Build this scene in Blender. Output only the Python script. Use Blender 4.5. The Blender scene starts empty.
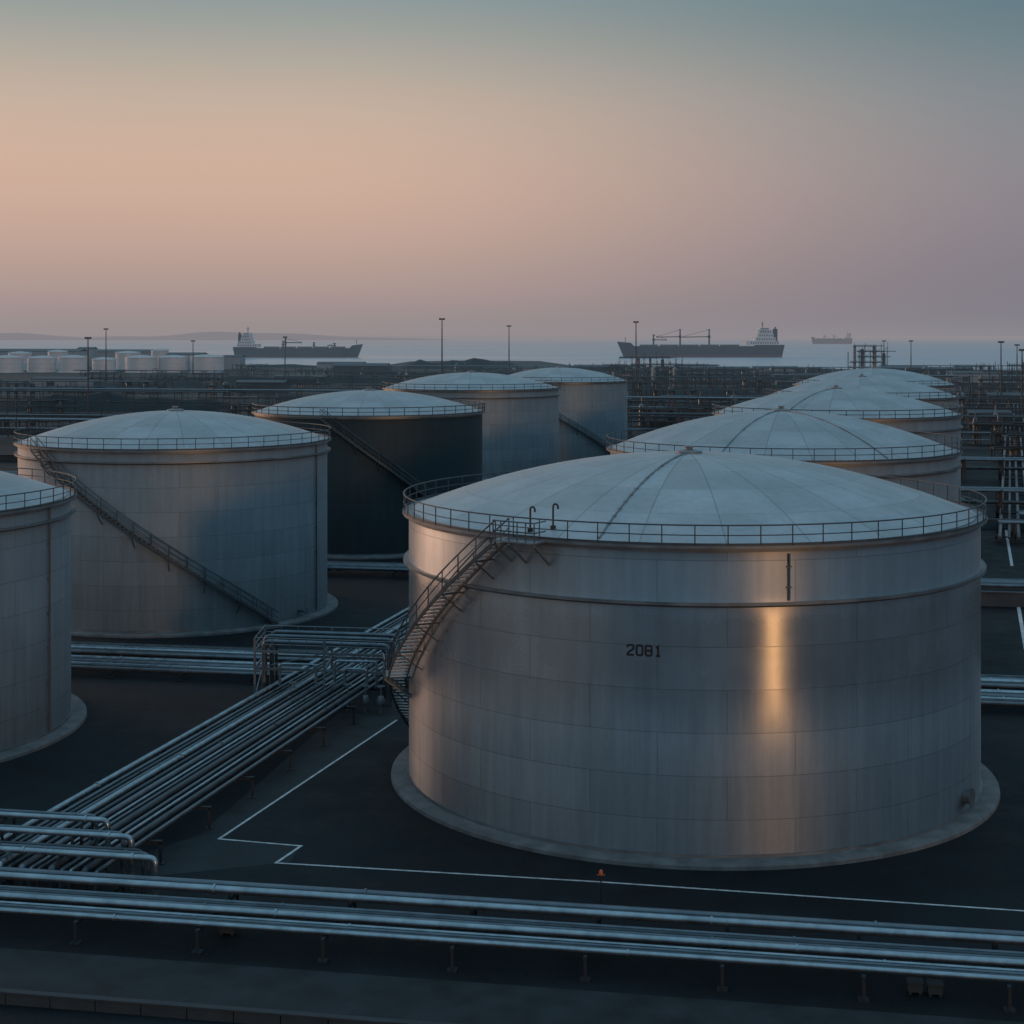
import bpy, math, random
from math import sin, cos, pi, radians, atan2, sqrt
from mathutils import Vector, Matrix
random.seed(7)
F=1580.0; H=28.0; HY=335.0
scene=bpy.context.scene
def P(px,py,z=0.0):
    Y=F*(H-z)/(py-HY); return ((px-512)*Y/F, Y)
def XY(px,Y): return ((px-512)*Y/F, Y)
def srgb(r,g,b):
    f=lambda c:(c/255/12.92) if c/255<=0.04045 else ((c/255+0.055)/1.055)**2.4
    return (f(r),f(g),f(b),1)

# ------------------------------------------------------------------ node helpers
def newmat(name):
    m=bpy.data.materials.new(name); m.use_nodes=True
    nt=m.node_tree; b=nt.nodes['Principled BSDF']; return m,nt,b
def N(nt,t,**kw):
    n=nt.nodes.new(t)
    for k,v in kw.items(): setattr(n,k,v)
    return n
def mth(nt,op,a,b=None,c=None,clamp=False):
    n=N(nt,'ShaderNodeMath',operation=op); n.use_clamp=clamp
    for i,v in enumerate((a,b,c)):
        if v is None: continue
        if isinstance(v,(int,float)): n.inputs[i].default_value=v
        else: nt.links.new(v,n.inputs[i])
    return n.outputs[0]
def mixc(nt,blend,fac,a,b):
    n=N(nt,'ShaderNodeMix',data_type='RGBA',blend_type=blend)
    for i,v in ((0,fac),(6,a),(7,b)):
        if isinstance(v,(int,float)): n.inputs[i].default_value=v
        elif isinstance(v,(tuple,list)): n.inputs[i].default_value=v
        else: nt.links.new(v,n.inputs[i])
    return n.outputs[2]
def noise(nt,vec,scale,detail=4,rough=0.55):
    n=N(nt,'ShaderNodeTexNoise'); n.inputs['Scale'].default_value=scale
    n.inputs['Detail'].default_value=detail; n.inputs['Roughness'].default_value=rough
    if vec is not None: nt.links.new(vec,n.inputs['Vector'])
    return n.outputs[0]
def rng(nt,v,a,b,c,d,smooth=False):
    n=N(nt,'ShaderNodeMapRange'); nt.links.new(v,n.inputs[0])
    if smooth: n.interpolation_type='SMOOTHSTEP'
    for i,x in enumerate((a,b,c,d)): n.inputs[i+1].default_value=x
    return n.outputs[0]
def grey(nt,v):
    n=N(nt,'ShaderNodeCombineColor')
    for i in range(3): nt.links.new(v,n.inputs[i])
    return n.outputs[0]
def simple(name,col,rough=0.6,metal=0.0,var=0.25,scale=1.5,bump=0.0,bscale=8,spec=0.5):
    m,nt,b=newmat(name)
    tc=N(nt,'ShaderNodeTexCoord')
    n1=noise(nt,tc.outputs['Object'],scale,5)
    f=rng(nt,n1,0.3,0.7,1-var,1+var)
    c=mixc(nt,'MULTIPLY',1.0,tuple(col)+(1,) if len(col)==3 else col,grey(nt,f))
    nt.links.new(c,b.inputs['Base Color'])
    nt.links.new(rng(nt,n1,0.3,0.7,max(0.05,rough-0.08),min(1,rough+0.08)),b.inputs['Roughness'])
    b.inputs['Metallic'].default_value=metal
    b.inputs['Specular IOR Level'].default_value=spec
    if bump>0:
        bp=N(nt,'ShaderNodeBump'); bp.inputs['Strength'].default_value=bump; bp.inputs['Distance'].default_value=0.05
        nt.links.new(noise(nt,tc.outputs['Object'],bscale,6),bp.inputs['Height'])
        nt.links.new(bp.outputs[0],b.inputs['Normal'])
    return m

def shell_mat(name,R,col,metal,rough,aniso,var=0.12,bumpy=0.25,polish=None):
    m,nt,b=newmat(name)
    tc=N(nt,'ShaderNodeTexCoord'); sp=N(nt,'ShaderNodeSeparateXYZ'); nt.links.new(tc.outputs['Object'],sp.inputs[0])
    ang=mth(nt,'ARCTAN2',sp.outputs[0],mth(nt,'MULTIPLY',sp.outputs[1],-1.0))
    u=mth(nt,'MULTIPLY',ang,R)
    cb=N(nt,'ShaderNodeCombineXYZ'); nt.links.new(u,cb.inputs[0]); nt.links.new(sp.outputs[2],cb.inputs[1])
    br=N(nt,'ShaderNodeTexBrick'); nt.links.new(cb.outputs[0],br.inputs['Vector'])
    br.inputs['Scale'].default_value=1.0; br.inputs['Brick Width'].default_value=7.4; br.inputs['Row Height'].default_value=2.29
    br.inputs['Mortar Size'].default_value=0.025; br.inputs['Mortar Smooth'].default_value=0.3
    br.inputs['Color1'].default_value=(0.90,0.90,0.90,1); br.inputs['Color2'].default_value=(1.04,1.04,1.04,1)
    br.inputs['Mortar'].default_value=(0.62,0.62,0.62,1)
    cs=N(nt,'ShaderNodeCombineXYZ'); nt.links.new(mth(nt,'MULTIPLY',u,1.6),cs.inputs[0]); nt.links.new(mth(nt,'MULTIPLY',sp.outputs[2],0.09),cs.inputs[1])
    st=noise(nt,cs.outputs[0],1.0,6,0.65)
    cl=noise(nt,tc.outputs['Object'],0.22,5,0.6)
    fine=noise(nt,tc.outputs['Object'],3.0,5,0.6)
    f=mth(nt,'MULTIPLY',rng(nt,st,0.3,0.7,1-var,1+var*0.6),rng(nt,cl,0.3,0.7,1-var*0.6,1+var*0.4))
    f=mth(nt,'MULTIPLY',f,rng(nt,fine,0.3,0.7,0.97,1.03))
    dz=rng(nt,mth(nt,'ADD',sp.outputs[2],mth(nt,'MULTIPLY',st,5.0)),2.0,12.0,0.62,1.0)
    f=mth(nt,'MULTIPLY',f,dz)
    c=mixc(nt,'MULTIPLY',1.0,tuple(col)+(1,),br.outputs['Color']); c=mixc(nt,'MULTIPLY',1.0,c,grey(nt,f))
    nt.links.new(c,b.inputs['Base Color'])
    b.inputs['Metallic'].default_value=metal
    rr=rng(nt,cl,0.3,0.7,rough-0.03,rough+0.03)
    if polish:
        # smoother middle courses, rougher foot and top, shaped to place the sun streak
        zz=mth(nt,'ADD',sp.outputs[2],mth(nt,'MULTIPLY',cl,1.2))
        pf=mth(nt,'MULTIPLY',rng(nt,zz,5.0,10.5,0,1,True),rng(nt,zz,13.2,15.2,1,0.3,True))
        rr=mth(nt,'SUBTRACT',rr,mth(nt,'MULTIPLY',pf,polish))
    nt.links.new(rr,b.inputs['Roughness'])
    if aniso:
        b.inputs['Anisotropic'].default_value=aniso; b.inputs['Anisotropic Rotation'].default_value=0.25
        tg=N(nt,'ShaderNodeTangent',direction_type='RADIAL',axis='Z'); nt.links.new(tg.outputs[0],b.inputs['Tangent'])
    bp=N(nt,'ShaderNodeBump'); bp.inputs['Strength'].default_value=bumpy; bp.inputs['Distance'].default_value=0.03
    hh=mth(nt,'ADD',mth(nt,'MULTIPLY',br.outputs['Fac'],-0.6),mth(nt,'MULTIPLY',cl,1.1))
    nt.links.new(hh,bp.inputs['Height']); nt.links.new(bp.outputs[0],b.inputs['Normal'])
    return m

def dome_mat(name,R,col,metal=0.35,rough=0.45):
    m,nt,b=newmat(name)
    tc=N(nt,'ShaderNodeTexCoord'); sp=N(nt,'ShaderNodeSeparateXYZ'); nt.links.new(tc.outputs['Object'],sp.inputs[0])
    ang=mth(nt,'ARCTAN2',sp.outputs[0],mth(nt,'MULTIPLY',sp.outputs[1],-1.0))
    k=mth(nt,'MULTIPLY',ang,24/(2*pi))
    fr=mth(nt,'FRACT',mth(nt,'ADD',k,50.0)); fl=mth(nt,'FLOOR',mth(nt,'ADD',k,50.0))
    rad=mth(nt,'SQRT',mth(nt,'ADD',mth(nt,'MULTIPLY',sp.outputs[0],sp.outputs[0]),mth(nt,'MULTIPLY',sp.outputs[1],sp.outputs[1])))
    d=mth(nt,'MULTIPLY',mth(nt,'MULTIPLY',mth(nt,'SUBTRACT',0.5,mth(nt,'ABSOLUTE',mth(nt,'SUBTRACT',fr,0.5))),rad),2*pi/24)
    line=rng(nt,d,0.02,0.07,1,0)
    rr=mth(nt,'FRACT',mth(nt,'DIVIDE',rad,R/5.0)); rl=rng(nt,mth(nt,'ABSOLUTE',mth(nt,'SUBTRACT',rr,0.5)),0.485,0.497,0,1)
    lines=mth(nt,'MAXIMUM',mth(nt,'MULTIPLY',line,0.8),mth(nt,'MULTIPLY',rl,0.5))
    wn=N(nt,'ShaderNodeTexWhiteNoise',noise_dimensions='2D')
    cv=N(nt,'ShaderNodeCombineXYZ'); nt.links.new(fl,cv.inputs[0]); nt.links.new(mth(nt,'FLOOR',mth(nt,'DIVIDE',rad,R/5.0)),cv.inputs[1]); nt.links.new(cv.outputs[0],wn.inputs['Vector'])
    cl=noise(nt,tc.outputs['Object'],0.25,6,0.6); fn=noise(nt,tc.outputs['Object'],2.2,6,0.65)
    f=mth(nt,'MULTIPLY',rng(nt,wn.outputs[0],0,1,0.88,1.05),rng(nt,cl,0.3,0.7,0.78,1.1))
    f=mth(nt,'MULTIPLY',f,rng(nt,fn,0.3,0.7,0.90,1.07))
    f=mth(nt,'MULTIPLY',f,rng(nt,lines,0,1,1.0,0.60))
    c=mixc(nt,'MULTIPLY',1.0,tuple(col)+(1,),grey(nt,f)); nt.links.new(c,b.inputs['Base Color'])
    b.inputs['Metallic'].default_value=metal
    nt.links.new(rng(nt,cl,0.3,0.7,rough-0.06,rough+0.1),b.inputs['Roughness'])
    bp=N(nt,'ShaderNodeBump'); bp.inputs['Strength'].default_value=0.35; bp.inputs['Distance'].default_value=0.05
    nt.links.new(mth(nt,'ADD',lines,mth(nt,'MULTIPLY',cl,1.5)),bp.inputs['Height']); nt.links.new(bp.outputs[0],b.inputs['Normal'])
    return m

# ------------------------------------------------------------------ mesh builder
class MB:
    def __init__(s): s.v=[]; s.f=[]; s.mi=[]; s.cur=0
    def face(s,idx): s.f.append(tuple(idx)); s.mi.append(s.cur)
    def obox(s,c,ax,ay,az,hx,hy,hz):
        c=Vector(c); ax=Vector(ax);ay=Vector(ay);az=Vector(az); n=len(s.v)
        for k in (-1,1):
            for j in (-1,1):
                for i in (-1,1): s.v.append(tuple(c+ax*hx*i+ay*hy*j+az*hz*k))
        for q in ((0,2,3,1),(4,5,7,6),(0,1,5,4),(2,6,7,3),(0,4,6,2),(1,3,7,5)): s.face([n+x for x in q])
    def box(s,x0,x1,y0,y1,z0,z1): s.obox(((x0+x1)/2,(y0+y1)/2,(z0+z1)/2),(1,0,0),(0,1,0),(0,0,1),(x1-x0)/2,(y1-y0)/2,(z1-z0)/2)
    def beam(s,p,q,w,h):
        p=Vector(p);q=Vector(q);d=q-p;L=d.length
        if L<1e-6: return
        d/=L; up=Vector((0,0,1)) if abs(d.z)<0.95 else Vector((1,0,0))
        sd=d.cross(up).normalized(); u2=sd.cross(d).normalized()
        s.obox((p+q)/2,d,sd,u2,L/2,w/2,h/2)
    def tube(s,pts,r,seg=8,cap=True,r2=None,closed=False):
        pts=[Vector(p) for p in pts]; n0=len(s.v); n=len(pts); ref=None
        for i,p in enumerate(pts):
            if closed: t=(pts[(i+1)%n]-pts[(i-1)%n])
            elif i==0: t=pts[1]-pts[0]
            elif i==n-1: t=pts[-1]-pts[-2]
            else: t=(pts[i+1]-p).normalized()+(p-pts[i-1]).normalized()
            t.normalize()
            if ref is None: ref=Vector((0,0,1)) if abs(t.z)<0.9 else Vector((1,0,0))
            a=ref-t*ref.dot(t)
            if a.length<1e-4: a=Vector((0,1,0))-t*t.y
            a.normalize(); ref=a; b2=t.cross(a)
            rr=r if r2 is None else r+(r2-r)*i/(n-1)
            for k in range(seg):
                th=2*pi*k/seg; s.v.append(tuple(p+a*cos(th)*rr+b2*sin(th)*rr))
        m=n if closed else n-1
        for i in range(m):
            for k in range(seg):
                a0=n0+i*seg+k;a1=n0+i*seg+(k+1)%seg;j=(i+1)%n;b0=n0+j*seg+k;b1=n0+j*seg+(k+1)%seg
                s.face((a0,a1,b1,b0))
        if cap and not closed:
            s.face([n0+k for k in range(seg)][::-1]); s.face([n0+(n-1)*seg+k for k in range(seg)])
    def lathe(s,prof,seg=96,c=(0,0)):
        n0=len(s.v)
        for (r,z) in prof:
            for k in range(seg):
                a=2*pi*k/seg; s.v.append((c[0]+max(r,1e-4)*sin(a),c[1]-max(r,1e-4)*cos(a),z))
        for i in range(len(prof)-1):
            for k in range(seg):
                k2=(k+1)%seg
                s.face((n0+i*seg+k,n0+i*seg+k2,n0+(i+1)*seg+k2,n0+(i+1)*seg+k))
    def obj(s,name,mats,parent=None,loc=(0,0,0),rotz=0,smooth=35):
        me=bpy.data.meshes.new(name); me.from_pydata(s.v,[],s.f)
        if not isinstance(mats,(list,tuple)): mats=[mats]
        for m in mats: me.materials.append(m)
        if len(mats)>1: me.polygons.foreach_set('material_index',s.mi)
        if smooth:
            me.polygons.foreach_set('use_smooth',[True]*len(me.polygons)); me.set_sharp_from_angle(angle=radians(smooth))
        me.update()
        o=bpy.data.objects.new(name,me); scene.collection.objects.link(o)
        o.location=loc; o.rotation_euler=(0,0,rotz)
        if parent is not None: o.parent=parent
        return o
def empty(name,loc=(0,0,0),rotz=0,label=None,cat=None,group=None):
    o=bpy.data.objects.new(name,None); scene.collection.objects.link(o); o.location=loc; o.rotation_euler=(0,0,rotz); o.empty_display_size=0.5
    tag(o,label,cat,group); return o
def tag(o,label,cat,group=None):
    if label: o['label']=label
    if cat: o['category']=cat
    if group: o['group']=group
    return o
def elbow(pts,r,k=5):
    pts=[Vector(p) for p in pts]; out=[pts[0]]
    for i in range(1,len(pts)-1):
        a,b,c=pts[i-1],pts[i],pts[i+1]; d1=(a-b); d2=(c-b); rr=min(r,d1.length*0.45,d2.length*0.45)
        p1=b+d1.normalized()*rr; p2=b+d2.normalized()*rr
        for j in range(k+1):
            t=j/k; out.append(p1*(1-t)**2+b*2*t*(1-t)+p2*t*t)
    out.append(pts[-1]); return out

# ------------------------------------------------------------------ materials
M_galv=simple('galvanised_steel',(0.22,0.28,0.32),0.42,0.7,0.2,2.0)
M_rim=simple('rim_steel',(0.185,0.225,0.25),0.45,0.6,0.25,0.6)
M_rail=simple('railing_steel',(0.075,0.092,0.105),0.5,0.4,0.2,2.0)
M_railL=simple('stair_rail_steel',(0.16,0.18,0.195),0.42,0.6,0.2,2.0)
M_dark=simple('dark_steel',(0.025,0.036,0.045),0.55,0.3,0.25,2.0)
M_tread=simple('stair_tread_grating',(0.38,0.41,0.43),0.45,0.4,0.2,2.0)
M_pipeA=simple('pipe_paint_silver',(0.29,0.37,0.415),0.28,0.85,0.25,1.2)
M_pipeB=simple('pipe_paint_grey',(0.13,0.17,0.20),0.34,0.6,0.25,1.0)
M_pipeC=simple('pipe_cladding_dull',(0.065,0.09,0.105),0.42,0.5,0.3,1.0)
M_rib=simple('roof_rib_steel',(0.19,0.22,0.24),0.5,0.3,0.2,1.0)
M_conc=simple('concrete_pad',(0.12,0.137,0.145),0.85,0,0.35,0.8,0.3,6)
M_concD=simple('concrete_dark',(0.028,0.04,0.048),0.85,0,0.35,0.5,0.3,3)
M_concM=simple('concrete_mid',(0.065,0.085,0.10),0.85,0,0.35,0.3,0.3,3)
M_white=simple('white_paint_tank',(0.48,0.51,0.54),0.5,0,0.15,0.1)
M_line=simple('road_marking_paint',(0.48,0.51,0.52),0.7,0,0.4,2.0)
M_black=simple('stencil_paint',(0.015,0.015,0.018),0.6,0,0.2,3.0)
M_orange=simple('orange_plastic',(0.5,0.13,0.05),0.4,0,0.1,3.0)
M_shed=simple('shed_cladding',(0.032,0.045,0.056),0.6,0.1,0.2,0.05)
M_shedL=simple('pale_cladding',(0.22,0.26,0.29),0.6,0.1,0.15,0.05)
M_roof=simple('roof_sheet',(0.045,0.062,0.075),0.55,0.2,0.3,0.05)
M_far=simple('far_steel',(0.030,0.046,0.060),0.6,0.2,0.2,0.5)
M_hatch=simple('hatch_paint',(0.09,0.105,0.12),0.6,0,0.2,0.1)
M_super=simple('ship_superstructure_paint',(0.52,0.56,0.60),0.5,0,0.1,0.1)
M_glass=simple('dark_window',(0.04,0.045,0.055),0.2,0,0.1,1)
M_hill=simple('distant_land',(0.16,0.17,0.21),0.95,0,0.08,0.001)
M_lamp=simple('floodlight_housing',(0.10,0.11,0.12),0.4,0.3,0.1,2)
M_bank=simple('dark_earth_bank',(0.018,0.027,0.032),0.95,0,0.5,0.06,0.6,0.5,0.15)

def ground_mat():
    m,nt,b=newmat('asphalt_ground')
    tc=N(nt,'ShaderNodeTexCoord'); o=tc.outputs['Object']
    n1=noise(nt,o,0.03,6,0.6); n2=noise(nt,o,0.35,6,0.65); n3=noise(nt,o,9.0,4,0.7)
    f=mth(nt,'MULTIPLY',rng(nt,n1,0.3,0.7,0.45,1.5),rng(nt,n2,0.3,0.7,0.6,1.4)); f=mth(nt,'MULTIPLY',f,rng(nt,n3,0.3,0.7,0.6,1.4))
    c=mixc(nt,'MULTIPLY',1.0,(0.0105,0.0165,0.0205,1),grey(nt,f)); nt.links.new(c,b.inputs['Base Color'])
    nt.links.new(rng(nt,n2,0.3,0.7,0.6,0.95),b.inputs['Roughness']); b.inputs['Specular IOR Level'].default_value=0.18
    bp=N(nt,'ShaderNodeBump'); bp.inputs['Strength'].default_value=0.5; bp.inputs['Distance'].default_value=0.03
    nt.links.new(mth(nt,'ADD',n3,mth(nt,'MULTIPLY',n2,2)),bp.inputs['Height']); nt.links.new(bp.outputs[0],b.inputs['Normal'])
    return m
M_ground=ground_mat()
M_road=simple('road_asphalt',(0.021,0.029,0.034),0.75,0,0.45,0.5,0.4,12,0.25)
def water_mat():
    m,nt,b=newmat('sea_water')
    tc=N(nt,'ShaderNodeTexCoord'); mp=N(nt,'ShaderNodeMapping'); nt.links.new(tc.outputs['Object'],mp.inputs[0]); mp.inputs['Scale'].default_value=(0.3,1,1)
    n1=noise(nt,mp.outputs[0],0.004,5,0.6); n2=noise(nt,mp.outputs[0],0.06,4,0.6)
    c=mixc(nt,'MIX',n1,(0.32,0.40,0.46,1),(0.42,0.49,0.55,1)); nt.links.new(c,b.inputs['Base Color'])
    nt.links.new(rng(nt,n1,0.35,0.65,0.22,0.36),b.inputs['Roughness']); b.inputs['IOR'].default_value=1.33
    bp=N(nt,'ShaderNodeBump'); bp.inputs['Strength'].default_value=0.3; bp.inputs['Distance'].default_value=0.4
    nt.links.new(n2,bp.inputs['Height']); nt.links.new(bp.outputs[0],b.inputs['Normal'])
    return m
M_water=water_mat()
def hull_mat(name,top,bot,zs):
    m,nt,b=newmat(name)
    tc=N(nt,'ShaderNodeTexCoord'); sp=N(nt,'ShaderNodeSeparateXYZ'); nt.links.new(tc.outputs['Object'],sp.inputs[0])
    f=rng(nt,sp.outputs[2],zs-0.15,zs+0.15,0,1)
    c=mixc(nt,'MIX',f,tuple(bot)+(1,),tuple(top)+(1,)); n1=noise(nt,tc.outputs['Object'],0.08,5)
    c=mixc(nt,'MULTIPLY',1,c,grey(nt,rng(nt,n1,0.3,0.7,0.8,1.2))); nt.links.new(c,b.inputs['Base Color']); b.inputs['Roughness'].default_value=0.6
    return m

# ------------------------------------------------------------------ setting
def sheet(name,poly,z,mat,skirt=0):
    mb=MB(); n=len(poly)
    for x,y in poly: mb.v.append((x,y,z))
    mb.face(range(n))
    if skirt:
        for x,y in poly: mb.v.append((x,y,z-skirt))
        for i in range(n):
            j=(i+1)%n; mb.face((i,i+n,j+n,j))
    o=mb.obj(name,mat,smooth=0); o['kind']='structure'; return o
coast=[(-7000,-400),(7000,-400),(7000,1150),(900,1150),(500,1210),(300,1290),(60,1400),(30,1700),(-50,1740),(-108,1680),(-118,1440),(-200,1430),(-262,1440),(-350,1900),(-520,2500),(-900,2900),(-7000,2900)]
sheet('ground',coast,0.0,M_ground,4)
sheet('sea',[(-40000,-500),(40000,-500),(40000,60000),(-40000,60000)],-2.0,M_water)
def bank(pxa,pxb,Y,h,w,slope=-0.1):
    Xa=(pxa-512)*Y/F; Xb=(pxb-512)*Y/F; n=max(8,int((Xb-Xa)/9)); mb=MB(); ph=random.random()*9
    for i in range(n+1):
        t=i/n; x=Xa+(Xb-Xa)*t; y=Y+slope*(x-Xa); e=min(1,t*7,(1-t)*7); hh=h*e*(0.72+0.16*sin(t*11+ph)+0.12*sin(t*29+ph*2))+0.02
        mb.v+=[(x,y-w*0.5-2*e,-0.05),(x,y-w*0.22,hh*0.93),(x,y+w*0.1,hh),(x,y+w*0.5,-0.05)]
    for i in range(n):
        a=4*i
        for k in range(3): mb.face((a+k,a+4+k,a+5+k,a+1+k))
    o=mb.obj('embankment',M_bank,smooth=50); o['kind']='structure'
for a in ((-20,236,590,7.5,20,0),(398,528,1330,9,40,0),(560,870,1165,3.5,30,-.03),(200,420,940,5,24,-.1),(228,402,1370,3,24,0),(890,1080,1100,3,30,0),(620,760,740,4,18,-.1),(0,230,860,4,20,-.1)): bank(*a)

ux,uy=0.9847,-0.1743; vx,vy=0.1743,0.9847   # site grid
def G(o,s,t): return (o[0]+ux*s+vx*t, o[1]+uy*s+vy*t)
O=(-23.9,73.7)
sheet('road',[G(O,-40,-1.4),G(O,-40,-6.6),G(O,90,-6.6),G(O,90,-1.4)],0.004,M_road)
c_=P(395,722);d_=P(330,712)
sheet('service_road',[G(O,-1,6.2),P(290,862),P(300,846),P(222,838),c_,(c_[0]+3,c_[1]+14),(d_[0]+2.2,d_[1]+9),(-17.5,88.5)],0.004,M_road)
mb=MB()
for i in range(60):
    s=-36+i*2.0; p=G(O,s+0.02,-6.9); q=G(O,s+1.97,-6.9)
    mb.beam((p[0],p[1],0.22),(q[0],q[1],0.22),0.28,0.44)
p=G(O,-36,-6.9); q=G(O,84,-6.9); mb.beam((p[0],p[1],0.49),(q[0],q[1],0.49),0.36,0.08)
k=mb.obj('kerb_wall',M_concD); tag(k,'low dark precast concrete kerb wall along road','wall')
bx=MB(); p=G(O,3.1,-6.9); bx.obox((p[0],p[1],0.66),(ux,uy,0),(vx,vy,0),(0,0,1),0.30,0.13,0.12); bx.obox((p[0],p[1],0.8),(ux,uy,0),(vx,vy,0),(0,0,1),0.33,0.16,0.02)
o=bx.obj('junction_box',M_white); tag(o,'small white electrical junction box on kerb wall','junction box')
def ribbon(pts,w):
    pts=[Vector((p[0],p[1],0)) for p in pts]; n=len(pts); out=[]
    for i,p in enumerate(pts):
        if i==0: t=(pts[1]-p).normalized(); m=1
        elif i==n-1: t=(p-pts[-2]).normalized(); m=1
        else:
            t1=(p-pts[i-1]).normalized(); t2=(pts[i+1]-p).normalized(); t=(t1+t2).normalized(); m=1/max(0.45,t.dot(t1))
        nn=Vector((-t.y,t.x,0)); out.append((p+nn*w*m/2,p-nn*w*m/2))
    return out
def line(pts,w,z=0.009,name='road_marking'):
    mb=MB(); rb=ribbon(pts,w)
    for a,b in rb: mb.v.append((a.x,a.y,z)); mb.v.append((b.x,b.y,z))
    for i in range(len(rb)-1): mb.face((2*i,2*i+1,2*i+3,2*i+2))
    o=mb.obj(name,M_line,smooth=0); o['kind']='structure'; return o
line([P(397,720),P(219,839),P(301,846),P(276,863),P(600,882),P(1024,911),P(1200,926)],0.17)
line([P(1018,604),P(1026,650)],0.35); line([P(1006,530),P(1012,566)],0.35)

# ------------------------------------------------------------------ tanks
pt=lambda r,a,z:(r*sin(a),-r*cos(a),z)
def stair(R,path,width,parent,post=4,rise=0.27,mats=None,k=1.0):
    mats=mats or (M_tread,M_dark,M_rail)
    zt,zb=path[0][1],path[-1][1]; n=int((zt-zb)/rise)
    def A(z):
        for i in range(len(path)-1):
            a0,z0=path[i];a1,z1=path[i+1]
            if z<=z0+1e-6 and z>=z1-1e-6: return a0+(a1-a0)*(z0-z)/(z0-z1)
        return path[-1][0]
    r1=R+0.25; r2=r1+width
    mb=MB()
    zs=[zt-(zt-zb)*i/n for i in range(n+1)]
    for i,z in enumerate(zs):
        a=A(z); rc=(r1+r2)/2
        mb.obox(pt(rc,a,z),(sin(a),-cos(a),0),(cos(a),sin(a),0),(0,0,1),width/2-0.03,0.14,0.04)
    mb.cur=1
    for r in (r1,r2):
        for i in range(0,n,2):
            j=min(n,i+2); mb.beam(pt(r,A(zs[i]),zs[i]-0.08),pt(r,A(zs[j]),zs[j]-0.08),0.06,0.22)
    for i in range(4,n,8):
        a=A(zs[i]); z=zs[i]-0.25
        mb.beam(pt(R,a,z),pt(r2,a,z),0.09,0.09); mb.beam(pt(R,a,z-1.1),pt(r2,a,z-0.05),0.07,0.07)
    st=mb.obj('staircase',mats[:2],parent)
    hb=MB()
    for r in (r1,r2):
        for i in range(0,n+1,post):
            a=A(zs[i]); hb.tube([pt(r,a,zs[i]),pt(r,a,zs[i]+1.1)],0.033*k,5)
        for hgt,rr in ((1.1,0.042),(0.56,0.028)):
            hb.tube([pt(r,A(z),z+hgt) for z in zs[::2]]+[pt(r,A(zb),zb+hgt)],rr*k,5)
    hb.obj('handrail',mats[2],st)
    return st
def ring(mb,r,z,rad,seg=96,ts=6):
    mb.tube([(r*sin(2*pi*k/seg),-r*cos(2*pi*k/seg),z) for k in range(seg)],rad,ts,closed=True)

def tank(X,Y,R,h,rise,mshell,mdome,label,stairp=None,girders=(),detail=2,railn=66,seg=128,group='domed oil storage tanks',sw=0.85,smats=None):
    a0=-math.atan2(X,Y)
    root=empty('storage_tank',(X,Y,0),0,label,'storage tank',group)
    mb=MB(); mb.lathe([(R,0.3),(R,h),(R-0.3,h)],seg); mb.obj('shell',mshell,root)
    mb=MB(); prof=[]
    for i in range(15):
        t=i/14; r=(R-0.25)*(1-t); prof.append((r,h+0.12+rise*(1-(r/(R-0.25))**2)))
    mb.lathe([(R-0.25,h-0.2)]+prof,seg); mb.obj('dome_roof',mdome,root)
    mb=MB(); zt=h+0.12+rise
    mb.lathe([(0.85,zt-0.1),(0.85,zt+0.12),(0.5,zt+0.2),(0.22,zt+0.22),(0.22,zt+0.34),(0.34,zt+0.36),(0.34,zt+0.44),(0,zt+0.48)],20); mb.obj('roof_vent',M_rib,root)
    mb=MB(); w=0.40
    mb.lathe([(R-0.02,h-0.32),(R+0.10,h-0.30),(R+0.10,h-0.12),(R+w,h-0.10),(R+w,h+0.06),(R-0.28,h+0.06),(R-0.28,h-0.05)],seg); mb.obj('rim_walkway',M_rim,root)
    for gz in girders:
        mb=MB(); mb.lathe([(R-0.01,gz-0.20),(R+0.12,gz-0.18),(R+0.30,gz-0.06),(R+0.36,gz-0.06),(R+0.36,gz+0.10),(R+0.30,gz+0.06),(R-0.01,gz+0.06)],seg)
        mb.obj('wind_girder',M_rim,root)
    mb=MB(); rr=R+0.33
    for k in range(railn):
        a=2*pi*k/railn; mb.tube([(rr*sin(a),-rr*cos(a),h+0.05),(rr*sin(a),-rr*cos(a),h+1.15)],0.036 if detail>1 else 0.05,5)
    for z,q in ((1.15,0.042),(0.62,0.03)): ring(mb,rr,h+z,q if detail>1 else q*1.4,seg)
    mb.lathe([(rr+0.01,h+0.06),(rr+0.01,h+0.2),(rr-0.01,h+0.2),(rr-0.01,h+0.06)],seg)
    mb.obj('railing',M_rail,root)
    mb=MB(); mb.lathe([(R-0.5,0.32),(R+1.0,0.28),(R+1.12,0.2),(R+1.15,-0.1)],seg); mb.obj('foundation_ring',M_conc,root)
    mb=MB(); mb.lathe([(R-0.01,0.46),(R+0.10,0.46),(R+0.10,0.29)],seg); mb.obj('base_flange',M_rim,root)
    if stairp: stair(R,[(a0+radians(a),z) for a,z in stairp],sw,root,mats=smats)
    return root,a0

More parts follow.
